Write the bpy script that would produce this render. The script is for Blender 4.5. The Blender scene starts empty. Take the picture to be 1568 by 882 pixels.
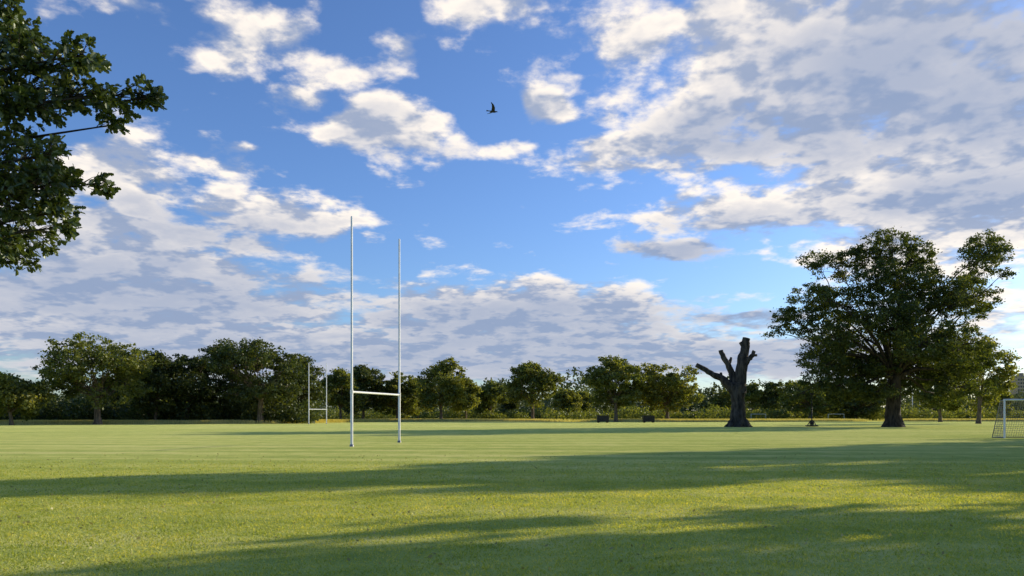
import bpy, math, random
import numpy as np
from mathutils import Vector
S=bpy.context.scene
SUN_AZ=math.radians(62); SUN_EL=math.radians(17)
F=1132.0; CH=1.7
def at(px,D): return ((px-784)/F*D, D)
def hgt(py,D): return (636-py)/F*D+CH
# ---------------- mesh helpers ----------------
def mesh_np(name,V,Q,mi,mats,smooth=None,col=None):
    V=np.asarray(V,dtype=np.float32); Q=np.asarray(Q,dtype=np.int32)
    me=bpy.data.meshes.new(name); n,k=Q.shape
    me.vertices.add(len(V)); me.vertices.foreach_set('co',V.ravel())
    me.loops.add(n*k); me.loops.foreach_set('vertex_index',Q.ravel())
    me.polygons.add(n); me.polygons.foreach_set('loop_start',np.arange(0,n*k,k,dtype=np.int32))
    me.polygons.foreach_set('loop_total',np.full(n,k,dtype=np.int32))
    for m in mats: me.materials.append(m)
    me.polygons.foreach_set('material_index',np.asarray(mi,dtype=np.int32))
    if smooth is not None: me.polygons.foreach_set('use_smooth',np.asarray(smooth,dtype=bool))
    me.update(calc_edges=True); me.validate()
    return me
def obj(name,me,loc=(0,0,0),parent=None):
    o=bpy.data.objects.new(name,me); S.collection.objects.link(o); o.location=loc
    if parent: o.parent=parent
    return o
class MB:
    def __init__(s): s.V=[];s.Q=[];s.M=[];s.S=[];s.n=0
    def add(s,V,Q,mi=0,sm=True):
        V=np.asarray(V,dtype=float).reshape(-1,3);Q=np.asarray(Q,dtype=int)
        s.V.append(V);s.Q.append(Q+s.n);s.M.append(np.full(len(Q),mi));s.S.append(np.full(len(Q),sm));s.n+=len(V)
    def tube(s,pts,rad,sides=8,mi=0,cap=True,rough=0.0,rng=None,capmi=None):
        pts=[Vector(p) for p in pts]; V=[]; prev=None
        for i,p in enumerate(pts):
            d=(pts[min(i+1,len(pts)-1)]-pts[max(i-1,0)])
            if d.length<1e-6:d=Vector((0,0,1))
            d.normalize()
            if prev is None:
                a=d.cross(Vector((0.13,1,0.07))); 
                if a.length<.1:a=d.cross(Vector((1,0,0)))
            else: a=prev-d*prev.dot(d)
            a.normalize(); prev=a; b=d.cross(a)
            for j in range(sides):
                t=2*math.pi*j/sides; r=rad[i]
                if rough and rng is not None: r*=1+rough*(rng.random()-.5)
                V.append(p+(a*math.cos(t)+b*math.sin(t))*r)
        Q=[(i*sides+j,i*sides+(j+1)%sides,(i+1)*sides+(j+1)%sides,(i+1)*sides+j) for i in range(len(pts)-1) for j in range(sides)]
        s.add([tuple(v) for v in V],Q,mi)
        if cap:
            for e,base in ((pts[0],0),(pts[-1],(len(pts)-1)*sides)):
                ring=[tuple(V[base+j]) for j in range(sides)]+[tuple(e)]
                s.add(ring,[(sides,j,(j+1)%sides,(j+2)%sides) for j in range(0,sides-1,2)],mi if capmi is None else capmi,False)
    def box(s,c,d,mi=0,rot=0):
        cx,cy,cz=c; x,y,z=[k/2 for k in d]; V=[]
        for a in(-x,x):
            for b in(-y,y):
                for e in(-z,z):
                    V.append((cx+a*math.cos(rot)-b*math.sin(rot),cy+a*math.sin(rot)+b*math.cos(rot),cz+e))
        s.add(V,[(0,1,3,2),(4,6,7,5),(0,4,5,1),(2,3,7,6),(0,2,6,4),(1,5,7,3)],mi,False)
    def mesh(s,name,mats):
        return mesh_np(name,np.vstack(s.V),np.vstack(s.Q),np.concatenate(s.M),mats,np.concatenate(s.S))
def kites(C,size,rng,asp=.6,flat=0.0,var=.35):
    n=len(C); a=rng.normal(size=(n,3)); a/=np.linalg.norm(a,axis=1)[:,None]
    t=rng.normal(size=(n,3)); 
    if flat: 
        a[:,2]*=(1-flat); a/=np.linalg.norm(a,axis=1)[:,None]; t[:,2]*=(1-flat)
    b=t-a*(t*a).sum(1)[:,None]; b/=np.linalg.norm(b,axis=1)[:,None]+1e-9
    sz=size*(1+var*rng.uniform(-1,1,(n,1)))
    V=np.stack([C-a*sz*.5,C+b*sz*asp*.5+a*sz*.05,C+a*sz*.5,C-b*sz*asp*.5+a*sz*.05],1).reshape(-1,3)
    return V,np.arange(n*4).reshape(-1,4)
# ---------------- materials ----------------
def newmat(name):
    m=bpy.data.materials.new(name); m.use_nodes=True; m.node_tree.nodes.clear(); return m,m.node_tree.nodes,m.node_tree.links
def ramp(N,stops):
    r=N.new('ShaderNodeValToRGB'); e=r.color_ramp.elements
    while len(e)<len(stops): e.new(.5)
    for i,(p,c) in enumerate(stops): e[i].position=p; e[i].color=(*c,1)
    return r
def leafmat(name,dark,mid,light,trans=.35,nscale=.25,glo=.025):
    m,N,L=newmat(name)
    g=N.new('ShaderNodeNewGeometry')
    n=N.new('ShaderNodeTexNoise'); n.inputs['Scale'].default_value=nscale; n.inputs['Detail'].default_value=2
    L.new(g.outputs['Position'],n.inputs['Vector'])
    ad=N.new('ShaderNodeMath'); ad.operation='MULTIPLY_ADD'; ad.inputs[1].default_value=.45
    L.new(g.outputs['Random Per Island'],ad.inputs[0])
    m2=N.new('ShaderNodeMath'); m2.operation='MULTIPLY'; m2.inputs[1].default_value=.6; L.new(n.outputs['Fac'],m2.inputs[0]); L.new(m2.outputs[0],ad.inputs[2])
    r=ramp(N,[(.15,dark),(.5,mid),(.9,light)]); L.new(ad.outputs[0],r.inputs['Fac'])
    p=N.new('ShaderNodeBsdfDiffuse'); L.new(r.outputs[0],p.inputs['Color'])
    t=N.new('ShaderNodeBsdfTranslucent'); hs=N.new('ShaderNodeMixRGB'); hs.blend_type='MULTIPLY'; hs.inputs['Fac'].default_value=1; hs.inputs[2].default_value=(1.65,1.5,.5,1)
    L.new(r.outputs[0],hs.inputs[1]); L.new(hs.outputs[0],t.inputs['Color'])
    mx=N.new('ShaderNodeMixShader'); mx.inputs[0].default_value=trans; L.new(p.outputs[0],mx.inputs[1]); L.new(t.outputs[0],mx.inputs[2])
    gl=N.new('ShaderNodeBsdfGlossy'); gl.inputs['Roughness'].default_value=.45; gl.inputs['Color'].default_value=(.9,.95,.9,1)
    m3=N.new('ShaderNodeMixShader'); m3.inputs[0].default_value=glo; L.new(mx.outputs[0],m3.inputs[1]); L.new(gl.outputs[0],m3.inputs[2])
    o=N.new('ShaderNodeOutputMaterial'); L.new(m3.outputs[0],o.inputs[0]); return m
def noisemat(name,c1,c2,scale=3,rough=.8,bump=.0,stretch=(1,1,1),detail=6,spec=.3,metal=0):
    m,N,L=newmat(name); tc=N.new('ShaderNodeTexCoord'); mp=N.new('ShaderNodeMapping'); mp.inputs['Scale'].default_value=stretch
    L.new(tc.outputs['Object'],mp.inputs[0]); n=N.new('ShaderNodeTexNoise'); n.inputs['Scale'].default_value=scale; n.inputs['Detail'].default_value=detail
    L.new(mp.outputs[0],n.inputs['Vector']); r=ramp(N,[(.35,c1),(.65,c2)]); L.new(n.outputs['Fac'],r.inputs[0])
    p=N.new('ShaderNodeBsdfPrincipled'); p.inputs['Roughness'].default_value=rough; p.inputs['Specular IOR Level'].default_value=spec; p.inputs['Metallic'].default_value=metal
    L.new(r.outputs[0],p.inputs['Base Color'])
    if bump:
        b=N.new('ShaderNodeBump'); b.inputs['Strength'].default_value=bump; b.inputs['Distance'].default_value=.15; L.new(n.outputs['Fac'],b.inputs['Height']); L.new(b.outputs[0],p.inputs['Normal'])
    o=N.new('ShaderNodeOutputMaterial'); L.new(p.outputs[0],o.inputs[0]); return m
BARK=noisemat('oak_bark',(.02,.016,.012),(.075,.058,.042),4,.9,.8,(1,1,.25))
LITBARK=noisemat('sunlit_oak_bark',(.07,.05,.035),(.20,.15,.10),4,.9,.8,(1,1,.25))  # oak bark lightened: sunlight on the background trunks put into the colour
DEAD=noisemat('dead_bark',(.014,.012,.010),(.085,.070,.055),2.5,.9,1,(1,1,.3))
CUT=noisemat('cut_wood',(.08,.065,.05),(.14,.11,.08),5,.8,.2)
WHITE=noisemat('white_paint',(.70,.70,.70),(.82,.82,.81),2,.4,.0)
NETM=noisemat('net_cord',(.14,.15,.14),(.26,.27,.26),2,.8)
BLACK=noisemat('black_plastic',(.012,.012,.014),(.03,.03,.033),3,.5)
GREY=noisemat('galvanised_steel',(.18,.18,.19),(.3,.3,.31),4,.5,metal=.6)
OAKG=leafmat('great_oak_leaves',(.026,.046,.011),(.060,.085,.020),(.155,.165,.042),.43)
OAKL=leafmat('oak_leaves',(.045,.070,.018),(.12,.145,.034),(.24,.24,.058),.5)
OAKY=leafmat('oak_leaves_yellow',(.06,.085,.020),(.155,.175,.040),(.31,.29,.07),.52)
CEDL=leafmat('dark_leaves',(.020,.038,.012),(.058,.080,.024),(.14,.152,.04),.42)
NEARL=leafmat('near_oak_leaves',(.024,.044,.010),(.060,.090,.018),(.15,.185,.038),.34,1.5,.07)
FARL=leafmat('hazy_far_leaves',(.048,.068,.040),(.075,.098,.050),(.115,.135,.065),.3,.1)  # greyer, bluer green: distance haze tinted into the leaf colour
# ---------------- tree builder ----------------
def build_tree(name,clumps,trunk_r,fork_z,x,y,seed,leaf_mat,n_sub=260,per=36,leaf=.42,sub_r=.8,limb_k=1.0,twig=3,bark=None):
    rng=np.random.default_rng(seed); R=random.Random(seed); mb=MB()
    fork=Vector((R.uniform(-.3,.3),R.uniform(-.3,.3),fork_z))
    pts=[];rad=[]
    for i in range(9):
        t=i/8; pts.append(Vector((fork.x*t+R.uniform(-.08,.08)*(i>0),fork.y*t,fork_z*t-(.3 if i==0 else 0))))
        rad.append(trunk_r*(1+.6*max(0,1-t*4)**2)*(1-.2*t))
    mb.tube(pts,rad,14,0,False,.12,R)
    vol=np.array([(c[3]*c[4]+c[3]*c[5])for c in clumps]); vol/=vol.sum()
    cents=[]
    for c,w in zip(clumps,vol):
        cc=Vector(c[:3]); k=max(3,int(n_sub*w))
        e=cc; d=e-fork; mid=fork+d*.5+Vector((R.uniform(-.1,.1),R.uniform(-.1,.1),R.uniform(-.06,.16)))*d.length
        q1=fork+(mid-fork)*.5+Vector((R.uniform(-.05,.05),R.uniform(-.05,.05),.06))*d.length
        r0=trunk_r*R.uniform(.28,.5)*limb_k
        mb.tube([fork-Vector((0,0,.3)),q1,mid,mid+(e-mid)*.55+Vector((R.uniform(-.5,.5),R.uniform(-.5,.5),.4)),e],[r0,r0*.75,r0*.52,r0*.3,r0*.15],7,0,False)
        dr=rng.normal(size=(k,3)); dr/=np.linalg.norm(dr,axis=1)[:,None]
        rr=rng.uniform(.3,1,(k,1))**.55
        P=np.array(c[:3])+dr*rr*np.array(c[3:6])
        cents.append(P)
        for p in P[::twig]:
            pv=Vector(p); st=cc+(mid-cc)*R.uniform(0,.35); m2=(st+pv)/2+Vector((R.uniform(-.4,.4),R.uniform(-.4,.4),R.uniform(0,.4)))
            mb.tube([st,m2,pv],[r0*.2,r0*.1,.012],4,0,False)
    C=np.vstack(cents); k=len(C)
    sr=sub_r*rng.uniform(.6,1.35,(k,1,1))
    off=rng.normal(size=(k,per,3))*np.array([.6,.6,.36])*sr
    L=(C[:,None,:]+off).reshape(-1,3)
    L=L[L[:,2]>.15]
    V,Q=kites(L,leaf,rng,.62,.2)
    mb.add(V,Q,1,False)
    return obj(name,mb.mesh(name,[bark or BARK,leaf_mat]),(x,y,0))
def auto_clumps(w,h,seed,base=.13,n=20,flatten=1.0):
    R=random.Random(seed); W=w/2; cl=[]; zc=h*(base+1)/2; rz=h*(1-base)/2
    i=0
    while len(cl)<n:
        i+=1
        u=R.uniform(-.92,1); a=i*2.399+R.uniform(-.5,.5); hr=math.sqrt(1-u*u)
        if u<0: hr=max(hr,.75)*R.uniform(.8,1)
        rc=R.uniform(.20,.38)
        k=(1-rc)*R.uniform(.85,1.16)
        cl.append((W*hr*k*math.cos(a),W*hr*k*math.sin(a)*.9,zc+rz*u*k,rc*W,rc*W,min(rc*W,rc*rz*1.4)*.78*flatten))
    cl.append((0,0,zc,W*.5,W*.5,rz*.5)); cl.append((0,0,zc+rz*.42,W*.42,W*.42,rz*.36))
    return cl
def oak(px,D,top,wpx,seed,mat=OAKL,base=.13,name='oak_tree',n=20,n_sub=280,per=34,leaf=.45,flat=1.0,sub=.85):
    x,y=at(px,D); h=hgt(top,D)*1.03; w=wpx/F*D*1.1
    return build_tree(name,auto_clumps(w,h,seed,base,n,flat),max(.3,w*.028),h*.26,x,y,seed,mat,n_sub,per,leaf,sub,.8,3,LITBARK)
B=[(18,128,572,95,OAKY,.05),(-60,135,560,110,OAKL,.05),(150,137,512,165,OAKL,.17),(238,150,540,80,CEDL,.03),(285,156,537,110,CEDL,.03),
(345,162,521,112,CEDL,.03),(398,150,508,148,CEDL,.09),(455,165,543,88,CEDL,.04),(200,170,545,90,CEDL,.03),(522,190,563,66,OAKL,.03),(556,205,556,74,CEDL,.03),(608,210,573,74,OAKL,.03),
(640,225,574,56,OAKL,.04),(676,200,549,82,OAKY,.09),(714,225,576,50,OAKY,.04),(750,240,583,50,OAKL,.07),(777,260,586,40,CEDL,.04),(816,205,553,86,OAKL,.16),
(867,260,594,50,OAKY,.04),(892,270,598,46,OAKL,.04),(943,190,539,94,OAKL,.11),(1022,196,550,96,OAKY,.08),(1152,300,588,36,OAKL,.1),(1182,300,582,44,CEDL,.1),(1100,320,596,60,OAKL,.04),
(1498,150,511,98,OAKY,.08),(1534,230,588,26,OAKL,.05),(1440,190,560,80,OAKL,.05),(1240,240,580,90,OAKL,.05),(1310,240,590,90,CEDL,.05)]
for i,(px,D,top,w,mt,b) in enumerate(B):
    big=w/F*D
    oak(px,D,top,w,100+i,mt,b,'cedar_tree' if (mt is CEDL and 380<px<410) else 'oak_tree',n=26 if big>12 else 16,n_sub=int(230+big*17),leaf=.50 if D<180 else .62,flat=.62 if (mt is CEDL and 330<px<460) else 1,sub=.76)
# the great oak
def loc(px,py,rx,rz,dy=0,bx=1367):
    k=10.48; return ((px-bx)/k,dy,(652-py)/k,rx/k,(rx+rz)/2/k*1.1,rz/k)
R=random.Random(5)
outline=[(1370,376,48,28),(1330,388,38,22),(1295,400,38,24),(1268,388,24,16),(1410,381,36,24),(1420,415,42,30),(1480,391,38,26),(1505,381,32,18),(1530,408,28,22),(1548,412,14,10),(1262,450,42,30),(1235,455,20,14),(1225,490,40,22),(1198,486,22,14),(1190,506,15,8),(1300,465,50,36),(1250,520,40,22),(1370,440,54,40),
(1440,450,46,30),(1485,445,34,22),(1515,462,22,12),(1350,500,50,34),(1290,525,46,26),(1245,560,36,20),(1300,570,48,26),(1262,590,34,18),(1228,585,22,12),(1400,510,40,26),(1440,525,40,24),(1470,550,38,20),(1500,562,36,20),(1420,565,44,24),(1455,592,42,18),(1520,552,26,16),(1350,556,36,20),(1390,590,34,14),(1325,600,34,14),(1480,612,30,10),(1290,610,26,10),(1230,606,22,9),(1270,545,30,16),(1330,430,40,30),(1400,470,40,30)]
cl=[]
for (a,b,c,d) in outline:
    cl.append(loc(a,b,c,d,R.uniform(-5,5)))
for k in range(10):
    a=k*2*math.pi/10; cl.append((6.5*math.cos(a)+1,11*math.sin(a),R.uniform(7,20),4.4,4.4,3.2))
x,y=at(1367,108)
build_tree('oak_tree',cl,1.1,7.5,x,y,77,OAKG,3000,46,.33,.60,.62,3)
# off-screen oaks on the right whose long shadows cross the field
def uv(u,v): return (u*math.sin(SUN_AZ)-v*math.cos(SUN_AZ), u*math.cos(SUN_AZ)+v*math.sin(SUN_AZ))
for i,(u,v,w,h,b) in enumerate([(62,20.4,8.5,24,.1),(84,23.5,13,23,.04),(42,2.5,19,29,.03),(62,1.5,15,22,.04),(66,15.2,7.0,19.5,.05),(88,16.5,11,20,.04),(76,9.0,12.5,20,.04),(34,-16,16,19,.1),(114,18,22,19,.03)]):
    X,Y=uv(u,v)
    build_tree('oak_tree',auto_clumps(w,h,300+i,b,22),.45,h*.2,X,Y,300+i,OAKL,340,40,.58,.75)
def belt(name,mat,D0,D1,p0,p1,h0,h1,n,leaf,per,seed,rr=(3,6)):
    rng=np.random.default_rng(seed); C=[];
    for i in range(n):
        px=p0+(p1-p0)*(i+rng.uniform(-.4,.4))/n; D=rng.uniform(D0,D1); X,Y=at(px,D); h=rng.uniform(h0,h1)*(.9+.25*math.sin(i*.37)*math.sin(i*.11+1))
        r=rng.uniform(*rr); k=per
        d=rng.normal(size=(k,3)); d/=np.linalg.norm(d,axis=1)[:,None]
        q=d*rng.uniform(.5,1,(k,1))**.5*np.array([r,r,h*.5])+np.array([X,Y,h*.5]); q+=rng.normal(size=(k,3))*.35
        C.append(q[q[:,2]>0])
    C=np.vstack(C); V,Q=kites(C,leaf,rng,.7)
    return obj(name,mesh_np(name,V,Q,np.zeros(len(Q)),[mat],np.zeros(len(Q))))
belt('distant_treeline',FARL,300,420,-250,1900,12,20,230,1.2,540,1,(4,9))
belt('hedgerow',OAKL,236,262,420,1700,2.5,5,230,.6,260,2,(2,4))
belt('hedgerow',CEDL,152,172,-160,480,3,7,120,.55,420,3,(2.2,4))
# ---------------- ground ----------------
def grassmat():
    m,N,L=newmat('mown_grass'); g=N.new('ShaderNodeNewGeometry')
    def noise(sc,det=4,st=None,ro=.5):
        n=N.new('ShaderNodeTexNoise'); n.inputs['Scale'].default_value=sc; n.inputs['Detail'].default_value=det; n.inputs['Roughness'].default_value=ro
        if st:
            mp=N.new('ShaderNodeMapping'); mp.inputs['Scale'].default_value=st; mp.inputs['Rotation'].default_value=(0,0,math.radians(8)); L.new(g.outputs['Position'],mp.inputs[0]); L.new(mp.outputs[0],n.inputs['Vector'])
        else: L.new(g.outputs['Position'],n.inputs['Vector'])
        return n
    a=noise(.06,5); b=noise(.8,8,None,.68); c=noise(30,4); s=noise(.5,5,(.06,1,1),.6)
    wv=N.new('ShaderNodeTexWave'); wv.bands_direction='Y'; wv.inputs['Scale'].default_value=.085; wv.inputs['Distortion'].default_value=1.0; wv.inputs['Detail'].default_value=2; wv.inputs['Detail Scale'].default_value=.6
    mp=N.new('ShaderNodeMapping'); mp.inputs['Rotation'].default_value=(0,0,math.radians(5)); L.new(g.outputs['Position'],mp.inputs[0]); L.new(mp.outputs[0],wv.inputs['Vector'])
    def mul(n,k):
        q=N.new('ShaderNodeMath'); q.operation='MULTIPLY'; q.inputs[1].default_value=k; L.new(n.outputs['Fac'] if 'Fac' in n.outputs else n.outputs[0],q.inputs[0]); return q
    def add(x,y):
        q=N.new('ShaderNodeMath'); q.operation='ADD'; L.new(x.outputs[0],q.inputs[0]); L.new(y.outputs[0],q.inputs[1]); return q
    t=add(add(add(mul(a,.30),mul(b,.42)),add(mul(c,.08),mul(s,.40))),mul(wv,.085))
    r=ramp(N,[(.545,(.22,.30,.042)),(.64,(.42,.45,.085)),(.735,(.64,.59,.20))]); L.new(t.outputs[0],r.inputs[0])
    p=N.new('ShaderNodeBsdfPrincipled'); p.inputs['Roughness'].default_value=1; p.inputs['Specular IOR Level'].default_value=0; L.new(r.outputs[0],p.inputs['Base Color'])
    p.inputs['Sheen Weight'].default_value=.6; p.inputs['Sheen Roughness'].default_value=.6; p.inputs['Sheen Tint'].default_value=(.88,.88,.3,1)
    bu=N.new('ShaderNodeBump'); bu.inputs['Strength'].default_value=1; bu.inputs['Distance'].default_value=.06; L.new(c.outputs['Fac'],bu.inputs['Height']); L.new(bu.outputs[0],p.inputs['Normal'])
    o=N.new('ShaderNodeOutputMaterial'); L.new(p.outputs[0],o.inputs[0]); return m
GR=grassmat()
obj('grass_field',mesh_np('grass_field',[(-3000,-600,0),(3000,-600,0),(3000,5000,0),(-3000,5000,0)],[(0,1,2,3)],[0],[GR]))
BL=leafmat('grass_blades',(.16,.23,.028),(.38,.42,.06),(.74,.65,.20),.45,.9)
rng=np.random.default_rng(9); n=440000
Y=5.5+rng.uniform(0,1,n)**.8*24; Y=Y[(rng.uniform(size=n)<np.clip((29-Y)/14,0,1))]; n=len(Y)
X=rng.uniform(-.85,.85,n)*Y
clump=.6+.8*(.5+.5*np.sin(X*2.1+np.sin(Y*1.7)*2)*np.sin(Y*2.6+np.sin(X*1.3)*2))*(.6+.4*np.sin(X*6.3+Y*2)*np.sin(Y*7.7-X*3))
hh=rng.uniform(.010,.040,n)*clump; th=rng.uniform(0,2*np.pi,n); wd=rng.uniform(.003,.006,n)*(1+Y/14)
lx=rng.normal(size=n)*.6*hh; ly=rng.normal(size=n)*.6*hh
P0=np.stack([X-np.cos(th)*wd,Y-np.sin(th)*wd,np.zeros(n)],1);P1=np.stack([X+np.cos(th)*wd,Y+np.sin(th)*wd,np.zeros(n)],1);P2=np.stack([X+lx,Y+ly,hh],1)
obj('grass_blades',mesh_np('grass_blades',np.stack([P0,P1,P2],1).reshape(-1,3),np.arange(n*3).reshape(-1,3),np.zeros(n),[BL]))
# sparse broad-leaved weeds / clippings in the turf
n=1600; Y=6.5+rng.uniform(0,1,n)**.8*26; X=rng.uniform(-.8,.8,n)*Y
Vw,Qw=kites(np.stack([X,Y,rng.uniform(.015,.03,n)],1),.06,rng,.6,0)
Vw[:,2]=np.clip(Vw[:,2],.006,None)
obj('turf_litter',mesh_np('turf_litter',Vw,Qw,np.zeros(n),[leafmat('turf_litter',(.10,.12,.03),(.30,.27,.10),(.50,.45,.25),.3)]))
DRY=leafmat('dry_grass',(.34,.31,.12),(.55,.50,.20),(.68,.60,.28),.4,.3)
n=170000; px=rng.uniform(-120,1700,n); D=rng.uniform(0,1,n)**1.5
D0=np.interp(px,[-120,100,420,600,800,1080,1400,1700],[138,136,150,195,195,186,205,205]); Yg=D0+D*16; Xg=(px-784)/F*Yg
keep=(np.sin(px*.013)+np.sin(px*.041)*.6+rng.uniform(-.9,.9,n))>-.7; Xg=Xg[keep];Yg=Yg[keep];n=len(Xg)
hh=rng.uniform(.25,.9,n); wd=rng.uniform(.08,.2,n); lx=rng.normal(size=n)*.15
obj('long_dry_grass',mesh_np('long_dry_grass',np.stack([np.stack([Xg-wd,Yg,0*Xg],1),np.stack([Xg+wd,Yg,0*Xg],1),np.stack([Xg+lx,Yg,hh],1)],1).reshape(-1,3),np.arange(n*3).reshape(-1,3),np.zeros(n),[DRY]))
# ---------------- rugby posts ----------------
def rugby(pa,pb,h1,h2,bar=3.0,r=.062):
    mb=MB(); a=Vector((*pa,0)); b=Vector((*pb,0)); c=(a+b)/2; a-=c; b-=c
    for p,h in((a,h1),(b,h2)):
        mb.tube([p,p+Vector((0,0,bar)),p+Vector((0,0,bar+.02)),p+Vector((0,0,h-.03)),p+Vector((0,0,h))],[r*1.1,r*1.1,r*.95,r*.85,r*.6],12)
        mb.tube([p+Vector((0,0,-.05)),p+Vector((0,0,.1)),p+Vector((0,0,.12))],[r*1.7,r*1.7,r*1.2],12,1)
        mb.tube([p+Vector((0,0,bar-.12)),p+Vector((0,0,bar+.12))],[r*1.3]*2,12)
    mb.tube([a+Vector((0,0,bar)),b+Vector((0,0,bar))],[r*.85]*2,12)
    obj('rugby_goalposts',mb.mesh('rugby_goalposts',[WHITE,GREY]),c)
rugby(at(538.7,40.3),at(611.5,46.3),12.55,12.75,2.98,.068)
rugby(at(473,145),at(500,149),12,12.2,2.9,.085)
rugby(at(1397,262),at(1408,264),11,10.5,3,.08)
# ---------------- football goals ----------------
def goal(x,y,ax,h=2.5,w=7.3,dep=1.2,r=.06,cell=.16,net=True,cr=.006):
    mb=MB(); u=Vector((math.cos(ax),math.sin(ax),0)); v=Vector((-math.sin(ax),math.cos(ax),0)); Z=Vector((0,0,1))
    A=Vector((0,0,0)); Bq=A+u*w
    for p in (A,Bq):
        mb.tube([p,p+Z*h],[r]*2,10); mb.tube([p+Z*h,p+Z*(h-.05)+v*.5,p+v*dep+Z*.03],[r*.45]*3,6,2); mb.tube([p+Z*.04,p+v*dep+Z*.04],[r*.5]*2,6,2)
    mb.tube([A+Z*h-u*r,Bq+Z*h+u*r],[r]*2,10); mb.tube([A+v*dep+Z*.04,Bq+v*dep+Z*.04],[r*.5]*2,6,2)
    if net:
        T=lambda s:(Z*h+v*(.5*s*3)-Z*.05*s*3) if s<1/3 else (Z*(h-.05)+v*.5)+( (v*dep+Z*.03)-(Z*(h-.05)+v*.5))*((s-1/3)*1.5)
        k=int(w/cell)
        for i in range(k+1):
            o=A+u*(w*i/k); mb.tube([o+T(0),o+T(1/3),o+T(1)],[cr]*3,4,1,False)
        for j in range(1,int((h+dep)/cell)):
            s=j/int((h+dep)/cell); mb.tube([A+T(s),Bq+T(s)],[cr]*2,4,1,False)
        for p in (A,Bq):
            for j in range(1,int(h/cell)):
                z=j*cell; e=T(1/3+2/3*(1-z/(h-.05))); mb.tube([p+Z*z,p+Vector((e.x,e.y,z))],[cr]*2,4,1,False)
            for j in range(1,int(dep/cell)):
                d=j*cell; zt=h-.05 if d<.5 else (h-.05)*(1-(d-.5)/(dep-.5)); mb.tube([p+v*d,p+v*d+Z*zt],[cr]*2,4,1,False)
    obj('football_goal',mb.mesh('football_goal',[WHITE,NETM,GREY]),(x,y,0))
X,Y=at(1538,55); goal(X,Y,math.radians(-2),2.85,7.3,1.5,.07,.17,True,.010)
X,Y=at(1150,232); goal(X,Y,.1,2.1,4.8,1.2,.05,.3,False)
X,Y=at(1268,232); goal(X,Y,-.1,2.1,4.8,1.2,.05,.3,False)
# ---------------- dead pollard tree ----------------
mb=MB(); R=random.Random(3); k=10.48
def dp(px,py,y=0): return Vector(((px-1131)/k,y,(652-py)/k))
def limb(pts,rad,seg=4,sides=12,rough=.16):
    P=[];Q=[]
    for i in range(len(pts)-1):
        for j in range(seg):
            t=j/seg; P.append(pts[i].lerp(pts[i+1],t)+Vector((R.uniform(-.06,.06),R.uniform(-.06,.06),0))); Q.append((rad[i]*(1-t)+rad[i+1]*t)*R.uniform(.93,1.08)*.86)
    P.append(pts[-1]);Q.append(rad[-1]*.86); mb.tube(P,Q,sides,0,True,rough,R,1)
limb([dp(1131,656),dp(1131,648),dp(1130,636),dp(1130,615),dp(1129,595),dp(1129,583)],[1.9,1.45,1.22,1.1,1.2,1.1],4,18,.1)
limb([dp(1131,600),dp(1134,575),dp(1137,548),dp(1141,532),dp(1143,516)],[1.15,.95,.85,.72,.62])
limb([dp(1138,560,-.3),dp(1144,549,-.5),dp(1150,543,-.6),dp(1153,536,-.6)],[.5,.42,.38,.3],3,10)
limb([dp(1127,602),dp(1116,588),dp(1104,577),dp(1092,572),dp(1081,565),dp(1066,557)],[.85,.72,.6,.5,.42,.36],3)
limb([dp(1124,590,.3),dp(1122,570,.4),dp(1116,555,.5),dp(1109,545,.5),dp(1105,534,.5)],[.7,.55,.5,.42,.38],3)
limb([dp(1117,556,.5),dp(1121,549,.7),dp(1122,545,.8)],[.32,.26,.2],2,8)
limb([dp(1104,577),dp(1103,569,-.2)],[.3,.2],2,8)
limb([dp(1141,532),dp(1134,522,.2)],[.34,.28],2,8)
limb([dp(1150,543,-.6),dp(1156,543,-.9)],[.25,.2],2,8)
for a in range(7):
    t=a*.9; limb([Vector((math.cos(t)*.9,math.sin(t)*.9,.9)),Vector((math.cos(t)*1.4,math.sin(t)*1.4,.3)),Vector((math.cos(t)*2.0,math.sin(t)*2.0,-.12))],[.5,.42,.22],2,8)
X,Y=at(1131,108); obj('dead_tree',mb.mesh('dead_tree',[DEAD,CUT]),(X,Y,0))
# ---------------- small furniture ----------------
mb=MB(); mb.box((0,0,.12),(1.5,1.2,.16)); 
for s in(-1,1): mb.tube([(s*.7,0,.15),(s*.15,0,.95)],[.07,.06],8); mb.tube([(0,s*.55,.15),(0,s*.12,.95)],[.07,.06],8)
mb.tube([(0,0,.2),(0,0,2.4),(0,0,2.45),(0,0,4.9)],[.09,.09,.06,.05],10); mb.box((0,0,4.95),(.45,.18,.28)); mb.box((0,0,.55),(.5,.45,.5))
X,Y=at(1243,112); obj('portable_floodlight',mb.mesh('portable_floodlight',[BLACK]),(X,Y,0))
def bigbox(px,D):
    mb=MB(); mb.box((0,0,.95),(2.6,1.4,1.3)); mb.box((0,0,1.66),(2.75,1.55,.1))
    for i in range(7): mb.box((-1.2+i*.4,-.73,.95),(.06,.05,1.25))
    for sx in(-1,1):
        for sy in(-1,1): mb.tube([(sx*1.0,sy*.6-.08,.25),(sx*1.0,sy*.6+.08,.25)],[.25,.25],12)
    X,Y=at(px,D); obj('equipment_trailer',mb.mesh('equipment_trailer',[BLACK]),(X,Y,0))
bigbox(923,168); bigbox(993,172)
mb=MB(); mb.box((0,0,17),(9,9,34)); mb.box((0,0,34.5),(8,8,1)); mb.box((1.5,0,36),(3,3,2.4))
for f in range(11):
    for c in range(4): mb.box((-3.3+c*2.2,-4.52,2.4+f*2.9),(1.4,.1,1.5),1)
    mb.box((0,-4.53,1.1+f*2.9),(9.1,.1,.25),2)
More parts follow.
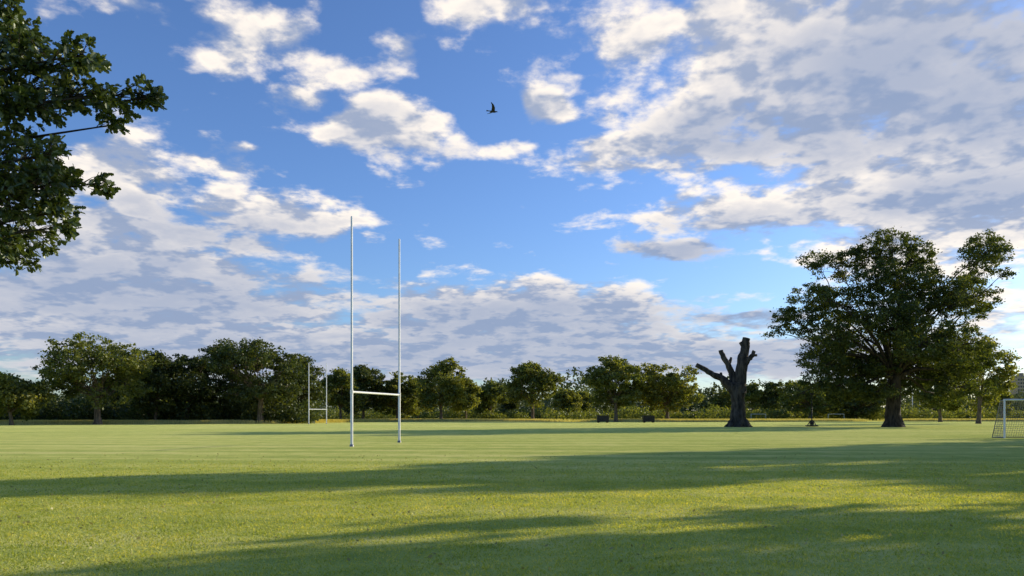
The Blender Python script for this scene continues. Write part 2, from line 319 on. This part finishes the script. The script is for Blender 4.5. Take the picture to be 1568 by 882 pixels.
X,Y=at(1560,620); obj('tower_block',mb.mesh('tower_block',[noisemat('brown_brick',(.24,.19,.16),(.32,.27,.23),1,.9),noisemat('window_glass',(.03,.04,.05),(.06,.07,.09),.3,.2),noisemat('concrete',(.3,.29,.27),(.36,.35,.33),1,.9)]),(X,Y,0))
# ---------------- bird ----------------
mb=MB(); mb.tube([(-.30,0,-.01),(-.2,0,0),(-.1,0,0),(.0,0,-.01),(.1,0,0),(.16,0,.025),(.2,0,.035),(.235,0,.03),(.26,0,.025)],[.03,.025,.045,.062,.055,.035,.035,.018,.003],12)
mb.add([(-.2,.02,0),(-.2,-.02,0),(-.36,-.06,-.01),(-.36,.06,-.01)],[(0,1,2,3)],0,False)
for s in(-1,1):
    W=[(.09,s*.03,.03),(-.10,s*.03,.02),(.06,s*.20,.13),(-.11,s*.20,.11),(-.04,s*.36,.19),(-.15,s*.36,.17),(-.20,s*.50,.22),(-.23,s*.48,.21)]
    mb.add(W,[(0,1,3,2),(2,3,5,4),(4,5,7,6)],0,True)
X,Y=at(755,45); o=obj('flying_bird',mb.mesh('flying_bird',[noisemat('dark_feathers',(.02,.02,.02),(.05,.048,.045),8,.7)]),(X,Y,hgt(171,45))); o.rotation_euler=(math.radians(-14),math.radians(3),math.radians(14)); o.scale=(1.15,1.15,.9)
# ---------------- near oak (upper left) ----------------
def near_oak():
    rng=np.random.default_rng(21); R=random.Random(21); mb=MB(); k=126.0
    T=Vector((-11.2,9.8,0))
    mb.tube([T+Vector((0,0,-.3)),T+Vector((0,0,.6)),T+Vector((.1,0,2.5)),T+Vector((.3,0,4.5)),T+Vector((.2,0,7)),T+Vector((0,0,10))],[.75,.5,.42,.38,.3,.15],14,0,False,.1,R)
    cl=[(5,30,34),(25,50,26),(68,84,34),(50,120,46),(112,92,30),(148,100,28),(186,110,26),(206,118,13),(168,150,24),(158,176,16),(108,135,36),(85,172,34),(40,165,38),(10,90,50),(10,150,50),(5,215,54),(40,240,36),(70,255,36),(105,250,32),(126,262,20),(90,290,36),(66,300,34),(103,325,26),(116,350,15),(46,315,40),(5,290,48),(15,335,44),(-5,350,44),(20,374,24),(-15,385,26),(120,68,12),(-5,0,26),(142,125,28),(25,275,40)]
    for i in range(26): cl.append((R.uniform(-330,-60),R.uniform(-500,350),R.uniform(50,90)))
    for i in range(8): cl.append((R.uniform(-150,-40),R.uniform(-520,-110),R.uniform(50,70)))
    LP=[];LA=[];LN=[]
    for (a,b,r) in cl:
        yy=9+R.uniform(-.4,.6); c=Vector(((a-784)/k,yy,(636-b)/k+CH)); rr=r/k
        st=T+Vector((.2,0,min(9.5,max(2.6,c.z-1.0)))); d=c-st
        m1=st+d*.4+Vector((0,R.uniform(-.2,.2),.25)); m2=st+d*.75+Vector((R.uniform(-.1,.1),R.uniform(-.15,.15),.12))
        mb.tube([st,m1,m2,c],[.07,.04,.02,.008],6,0,False)
        nt=int(8+ (rr*10)**2*(3.0 if a>-50 else .8))
        for t in range(nt):
            dv=Vector(rng.normal(size=3)); dv.normalize(); p=c+Vector((dv.x*rr,dv.y*rr*1.5,dv.z*rr))*(R.uniform(.1,1)**.45)
            s0=c.lerp(m2,R.uniform(0,.3)); mb.tube([s0,(s0+p)/2+Vector((0,0,.03)),p],[.006,.004,.0025],3,0,False)
            dirt=(p-s0); dirt.normalize()
            for l in range(R.randint(6,9)):
                q=rng.normal(size=3)*.75+np.array(dirt)*.7+np.array([0,0,-.15]); q/=np.linalg.norm(q)
                LP.append(np.array(p)-np.array(dirt)*R.uniform(0,.08)); LA.append(q)
                LN.append(rng.normal(size=3)*.8+np.array([0,0,.9]))
    P=np.array(LP);A=np.array(LA);Nn=np.array(LN); Bv=np.cross(A,Nn); Bv/=np.linalg.norm(Bv,axis=1)[:,None]; Nn=np.cross(Bv,A)
    n=len(P); Ls=rng.uniform(.065,.115,(n,1))
    tt=[0,.12,.28,.4,.55,.68,.85,1]; ww=[.03,.10,.25,.16,.32,.2,.24,.03]
    V=[]
    for t,w in zip(tt,ww):
        mid=P+A*Ls*t-Nn*Ls*.12*t*t
        V+= [mid-Bv*Ls*w+Nn*Ls*w*.25, mid, mid+Bv*Ls*w+Nn*Ls*w*.25]
    V=np.stack(V,1).reshape(-1,3); ns=len(tt)*3
    q=[]
    for i in range(len(tt)-1):
        q+=[(i*3,i*3+1,i*3+4,i*3+3),(i*3+1,i*3+2,i*3+5,i*3+4)]
    Q=(np.arange(n)[:,None,None]*ns+np.array(q)[None]).reshape(-1,4)
    mb.add(V,Q,1,False)
    obj('oak_tree',mb.mesh('near_oak_tree',[BARK,NEARL]))
near_oak()
# ---------------- world ----------------
W=bpy.data.worlds.new('World'); S.world=W; W.use_nodes=True
def px2ae(px,py):
    a=math.atan((px-784)/F); return a,(636-py)/F*math.cos(a)
BLOBS=[(590,195,110,46,1.12),(400,55,110,55,.66),(485,100,80,44,.62),(590,80,60,42,.78),(440,150,66,32,.85),(220,15,90,26,.5),(340,90,60,36,.55),
(200,280,115,62,1.05),(340,250,75,36,.85),(410,330,160,44,1.0),(160,375,300,65,1.05),
(180,470,460,90,1.1),(800,485,270,58,1.15),(650,545,760,48,1.1),(1250,550,300,34,.9),
(1330,110,370,170,1.15),(1480,260,300,170,1.15),(1070,50,200,90,1.0),(1000,240,175,44,.88),(1150,320,220,46,.92),(1060,140,150,80,.85),(1450,370,270,50,.9),
(840,165,44,34,.85),(760,15,90,36,.65),(750,225,66,16,.5),(1020,382,88,16,.98),(1140,487,120,14,.8),(1450,490,260,70,.62)]
DARK=[(1440,70,260,105,1.1),(1560,160,180,100,1),(1120,205,120,55,1),(1330,190,240,65,.85),(1480,300,220,45,.85),(790,500,300,55,1.1),(200,450,440,85,1),(650,555,800,50,1.1),(1020,390,110,24,1.1),(1140,487,130,20,1),(330,360,200,34,.85),(590,228,100,16,.6),(1150,338,190,20,.6),(220,325,120,22,.6),(1250,550,320,44,1)]
def mathf(N,L):
    def M(op,a,b=None,c=None,cl=False):
        n=N.new('ShaderNodeMath'); n.operation=op; n.use_clamp=cl
        for i,v in enumerate((a,b,c)):
            if v is None: continue
            if isinstance(v,(int,float)): n.inputs[i].default_value=v
            else: L.new(v,n.inputs[i])
        return n.outputs[0]
    return M
N=W.node_tree.nodes; L=W.node_tree.links; N.clear(); M=mathf(N,L)
def MR(v,a,b,c=0,d=1):
    m=N.new('ShaderNodeMapRange'); m.interpolation_type='SMOOTHSTEP'; L.new(v,m.inputs[0])
    for i,k in enumerate((a,b,c,d)): m.inputs[i+1].default_value=k
    return m.outputs[0]
def MIX(f,a,b,mode='MIX'):
    m=N.new('ShaderNodeMixRGB'); m.blend_type=mode
    for i,v in enumerate((f,a,b)):
        if isinstance(v,(int,float)): m.inputs[i].default_value=v
        elif isinstance(v,tuple): m.inputs[i].default_value=(*v,1)
        else: L.new(v,m.inputs[i])
    return m.outputs[0]
def VM(op,a,b=None,c=None):
    n=N.new('ShaderNodeVectorMath'); n.operation=op
    for i,v in enumerate((a,b,c)):
        if v is None: continue
        if isinstance(v,tuple): n.inputs[i].default_value=v
        else: L.new(v,n.inputs[i])
    return n.outputs['Value'] if op=='LENGTH' else n.outputs[0]
def noise(v,sc,det,ro,dist=0):
    n=N.new('ShaderNodeTexNoise'); n.inputs['Scale'].default_value=sc; n.inputs['Detail'].default_value=det; n.inputs['Roughness'].default_value=ro; n.inputs['Distortion'].default_value=dist
    L.new(v,n.inputs['Vector']); return n
def plane(dirv):
    sx=N.new('ShaderNodeSeparateXYZ'); L.new(dirv,sx.inputs[0]); x,y,z=sx.outputs
    zc=M('ADD',M('MAXIMUM',z,0),.17); cb=N.new('ShaderNodeCombineXYZ'); L.new(M('DIVIDE',x,zc),cb.inputs[0]); L.new(M('DIVIDE',y,zc),cb.inputs[1]); return cb.outputs[0],x,y,z
tc=N.new('ShaderNodeTexCoord'); D0=tc.outputs['Generated']
q0,x,y,z=plane(D0)
h=M('SQRT',M('ADD',M('MULTIPLY',x,x),M('MULTIPLY',y,y))); az=M('ARCTAN2',x,y); el=M('DIVIDE',z,M('MAXIMUM',h,.01))
wn=noise(q0,3.0,3,.55)
ae=N.new('ShaderNodeCombineXYZ'); L.new(az,ae.inputs[0]); L.new(el,ae.inputs[1])
ws=VM('ADD',VM('MULTIPLY_ADD',wn.outputs['Color'],(.12,.05,0),ae.outputs[0]),(-.06,-.025,0))
def blobs(lst,comb):
    tot=None
    for (px,py,rx,ry,st) in lst:
        a,e=px2ae(px,py); ra=rx/F*math.cos(a)**2*1.15; re=ry/F*1.15*math.cos(a)
        o=MR(VM('LENGTH',VM('MULTIPLY_ADD',ws,(1/ra,1/re,0),(-a/ra,-e/re,0))),.25,1.35,st,0)
        tot=o if tot is None else M('MAXIMUM',M('MULTIPLY',M('ADD',tot,o),comb),M('MAXIMUM',tot,o))
    return tot
tot=M('MINIMUM',blobs(BLOBS,.6),1.2); drk=blobs(DARK,.6)
f=noise(q0,5.0,8,.54,.15); f2=noise(q0,17,5,.58,.2)
q1=plane(VM('ADD',D0,(.018,0,.026)))[0]
g=noise(q1,5.0,4,.52,.15); g2=noise(q1,17,2,.55,.2)
amp=MR(el,.03,.28,.55,1.15)
raw=M('ADD',M('MULTIPLY_ADD',tot,.40,M('MULTIPLY_ADD',M('SUBTRACT',f.outputs['Fac'],.5),amp,.475)),M('MULTIPLY',M('SUBTRACT',f2.outputs['Fac'],.5),M('MULTIPLY',amp,.30)))
dens=MR(raw,.57,.82,0,.97)
diff=M('ADD',M('SUBTRACT',f.outputs['Fac'],g.outputs['Fac']),M('MULTIPLY',M('SUBTRACT',f2.outputs['Fac'],g2.outputs['Fac']),.40))
lit=MR(M('MULTIPLY_ADD',diff,3.2,.56),.12,.88,.12,1.0)
thick=MR(raw,.76,1.06)
dark=M('MULTIPLY_ADD',thick,-.38,1.0)
dk=M('MULTIPLY_ADD',M('MINIMUM',drk,1),-.68,1.0)
br=M('MULTIPLY',lit,M('MULTIPLY',dark,dk))
cc=MIX(br,(1.9,2.5,3.8),(7.8,7.1,6.3))
skyn=N.new('ShaderNodeTexSky'); skyn.sky_type='NISHITA'; skyn.sun_disc=False; skyn.sun_elevation=SUN_EL; skyn.sun_rotation=SUN_AZ; skyn.air_density=1.0; skyn.dust_density=.6; skyn.ozone_density=3
tint=MIX(MR(el,.0,.30,0,1),(.86,.98,1.18),(.86,1.02,1.34))
col=MIX(dens,MIX(1,skyn.outputs[0],tint,'MULTIPLY'),cc)
bg=N.new('ShaderNodeBackground'); bg.inputs['Strength'].default_value=.145; L.new(col,bg.inputs[0])
wo=N.new('ShaderNodeOutputWorld'); L.new(bg.outputs[0],wo.inputs[0])
# ---------------- sun, camera ----------------
sd=Vector((math.sin(SUN_AZ)*math.cos(SUN_EL),math.cos(SUN_AZ)*math.cos(SUN_EL),math.sin(SUN_EL)))
l=bpy.data.lights.new('sun','SUN'); l.energy=5; l.angle=math.radians(.5); l.color=(1,.89,.65)
o=bpy.data.objects.new('sun',l); S.collection.objects.link(o); o.rotation_euler=sd.to_track_quat('Z','Y').to_euler()
c=bpy.data.cameras.new('camera'); c.sensor_width=36; c.lens=26; c.shift_y=(636-441)/1568; c.clip_end=9000
o=bpy.data.objects.new('camera',c); S.collection.objects.link(o); o.location=(0,0,CH); o.rotation_euler=(math.radians(90),0,0); S.camera=o
S.view_settings.view_transform='Standard'; S.view_settings.look='None'; S.view_settings.exposure=0
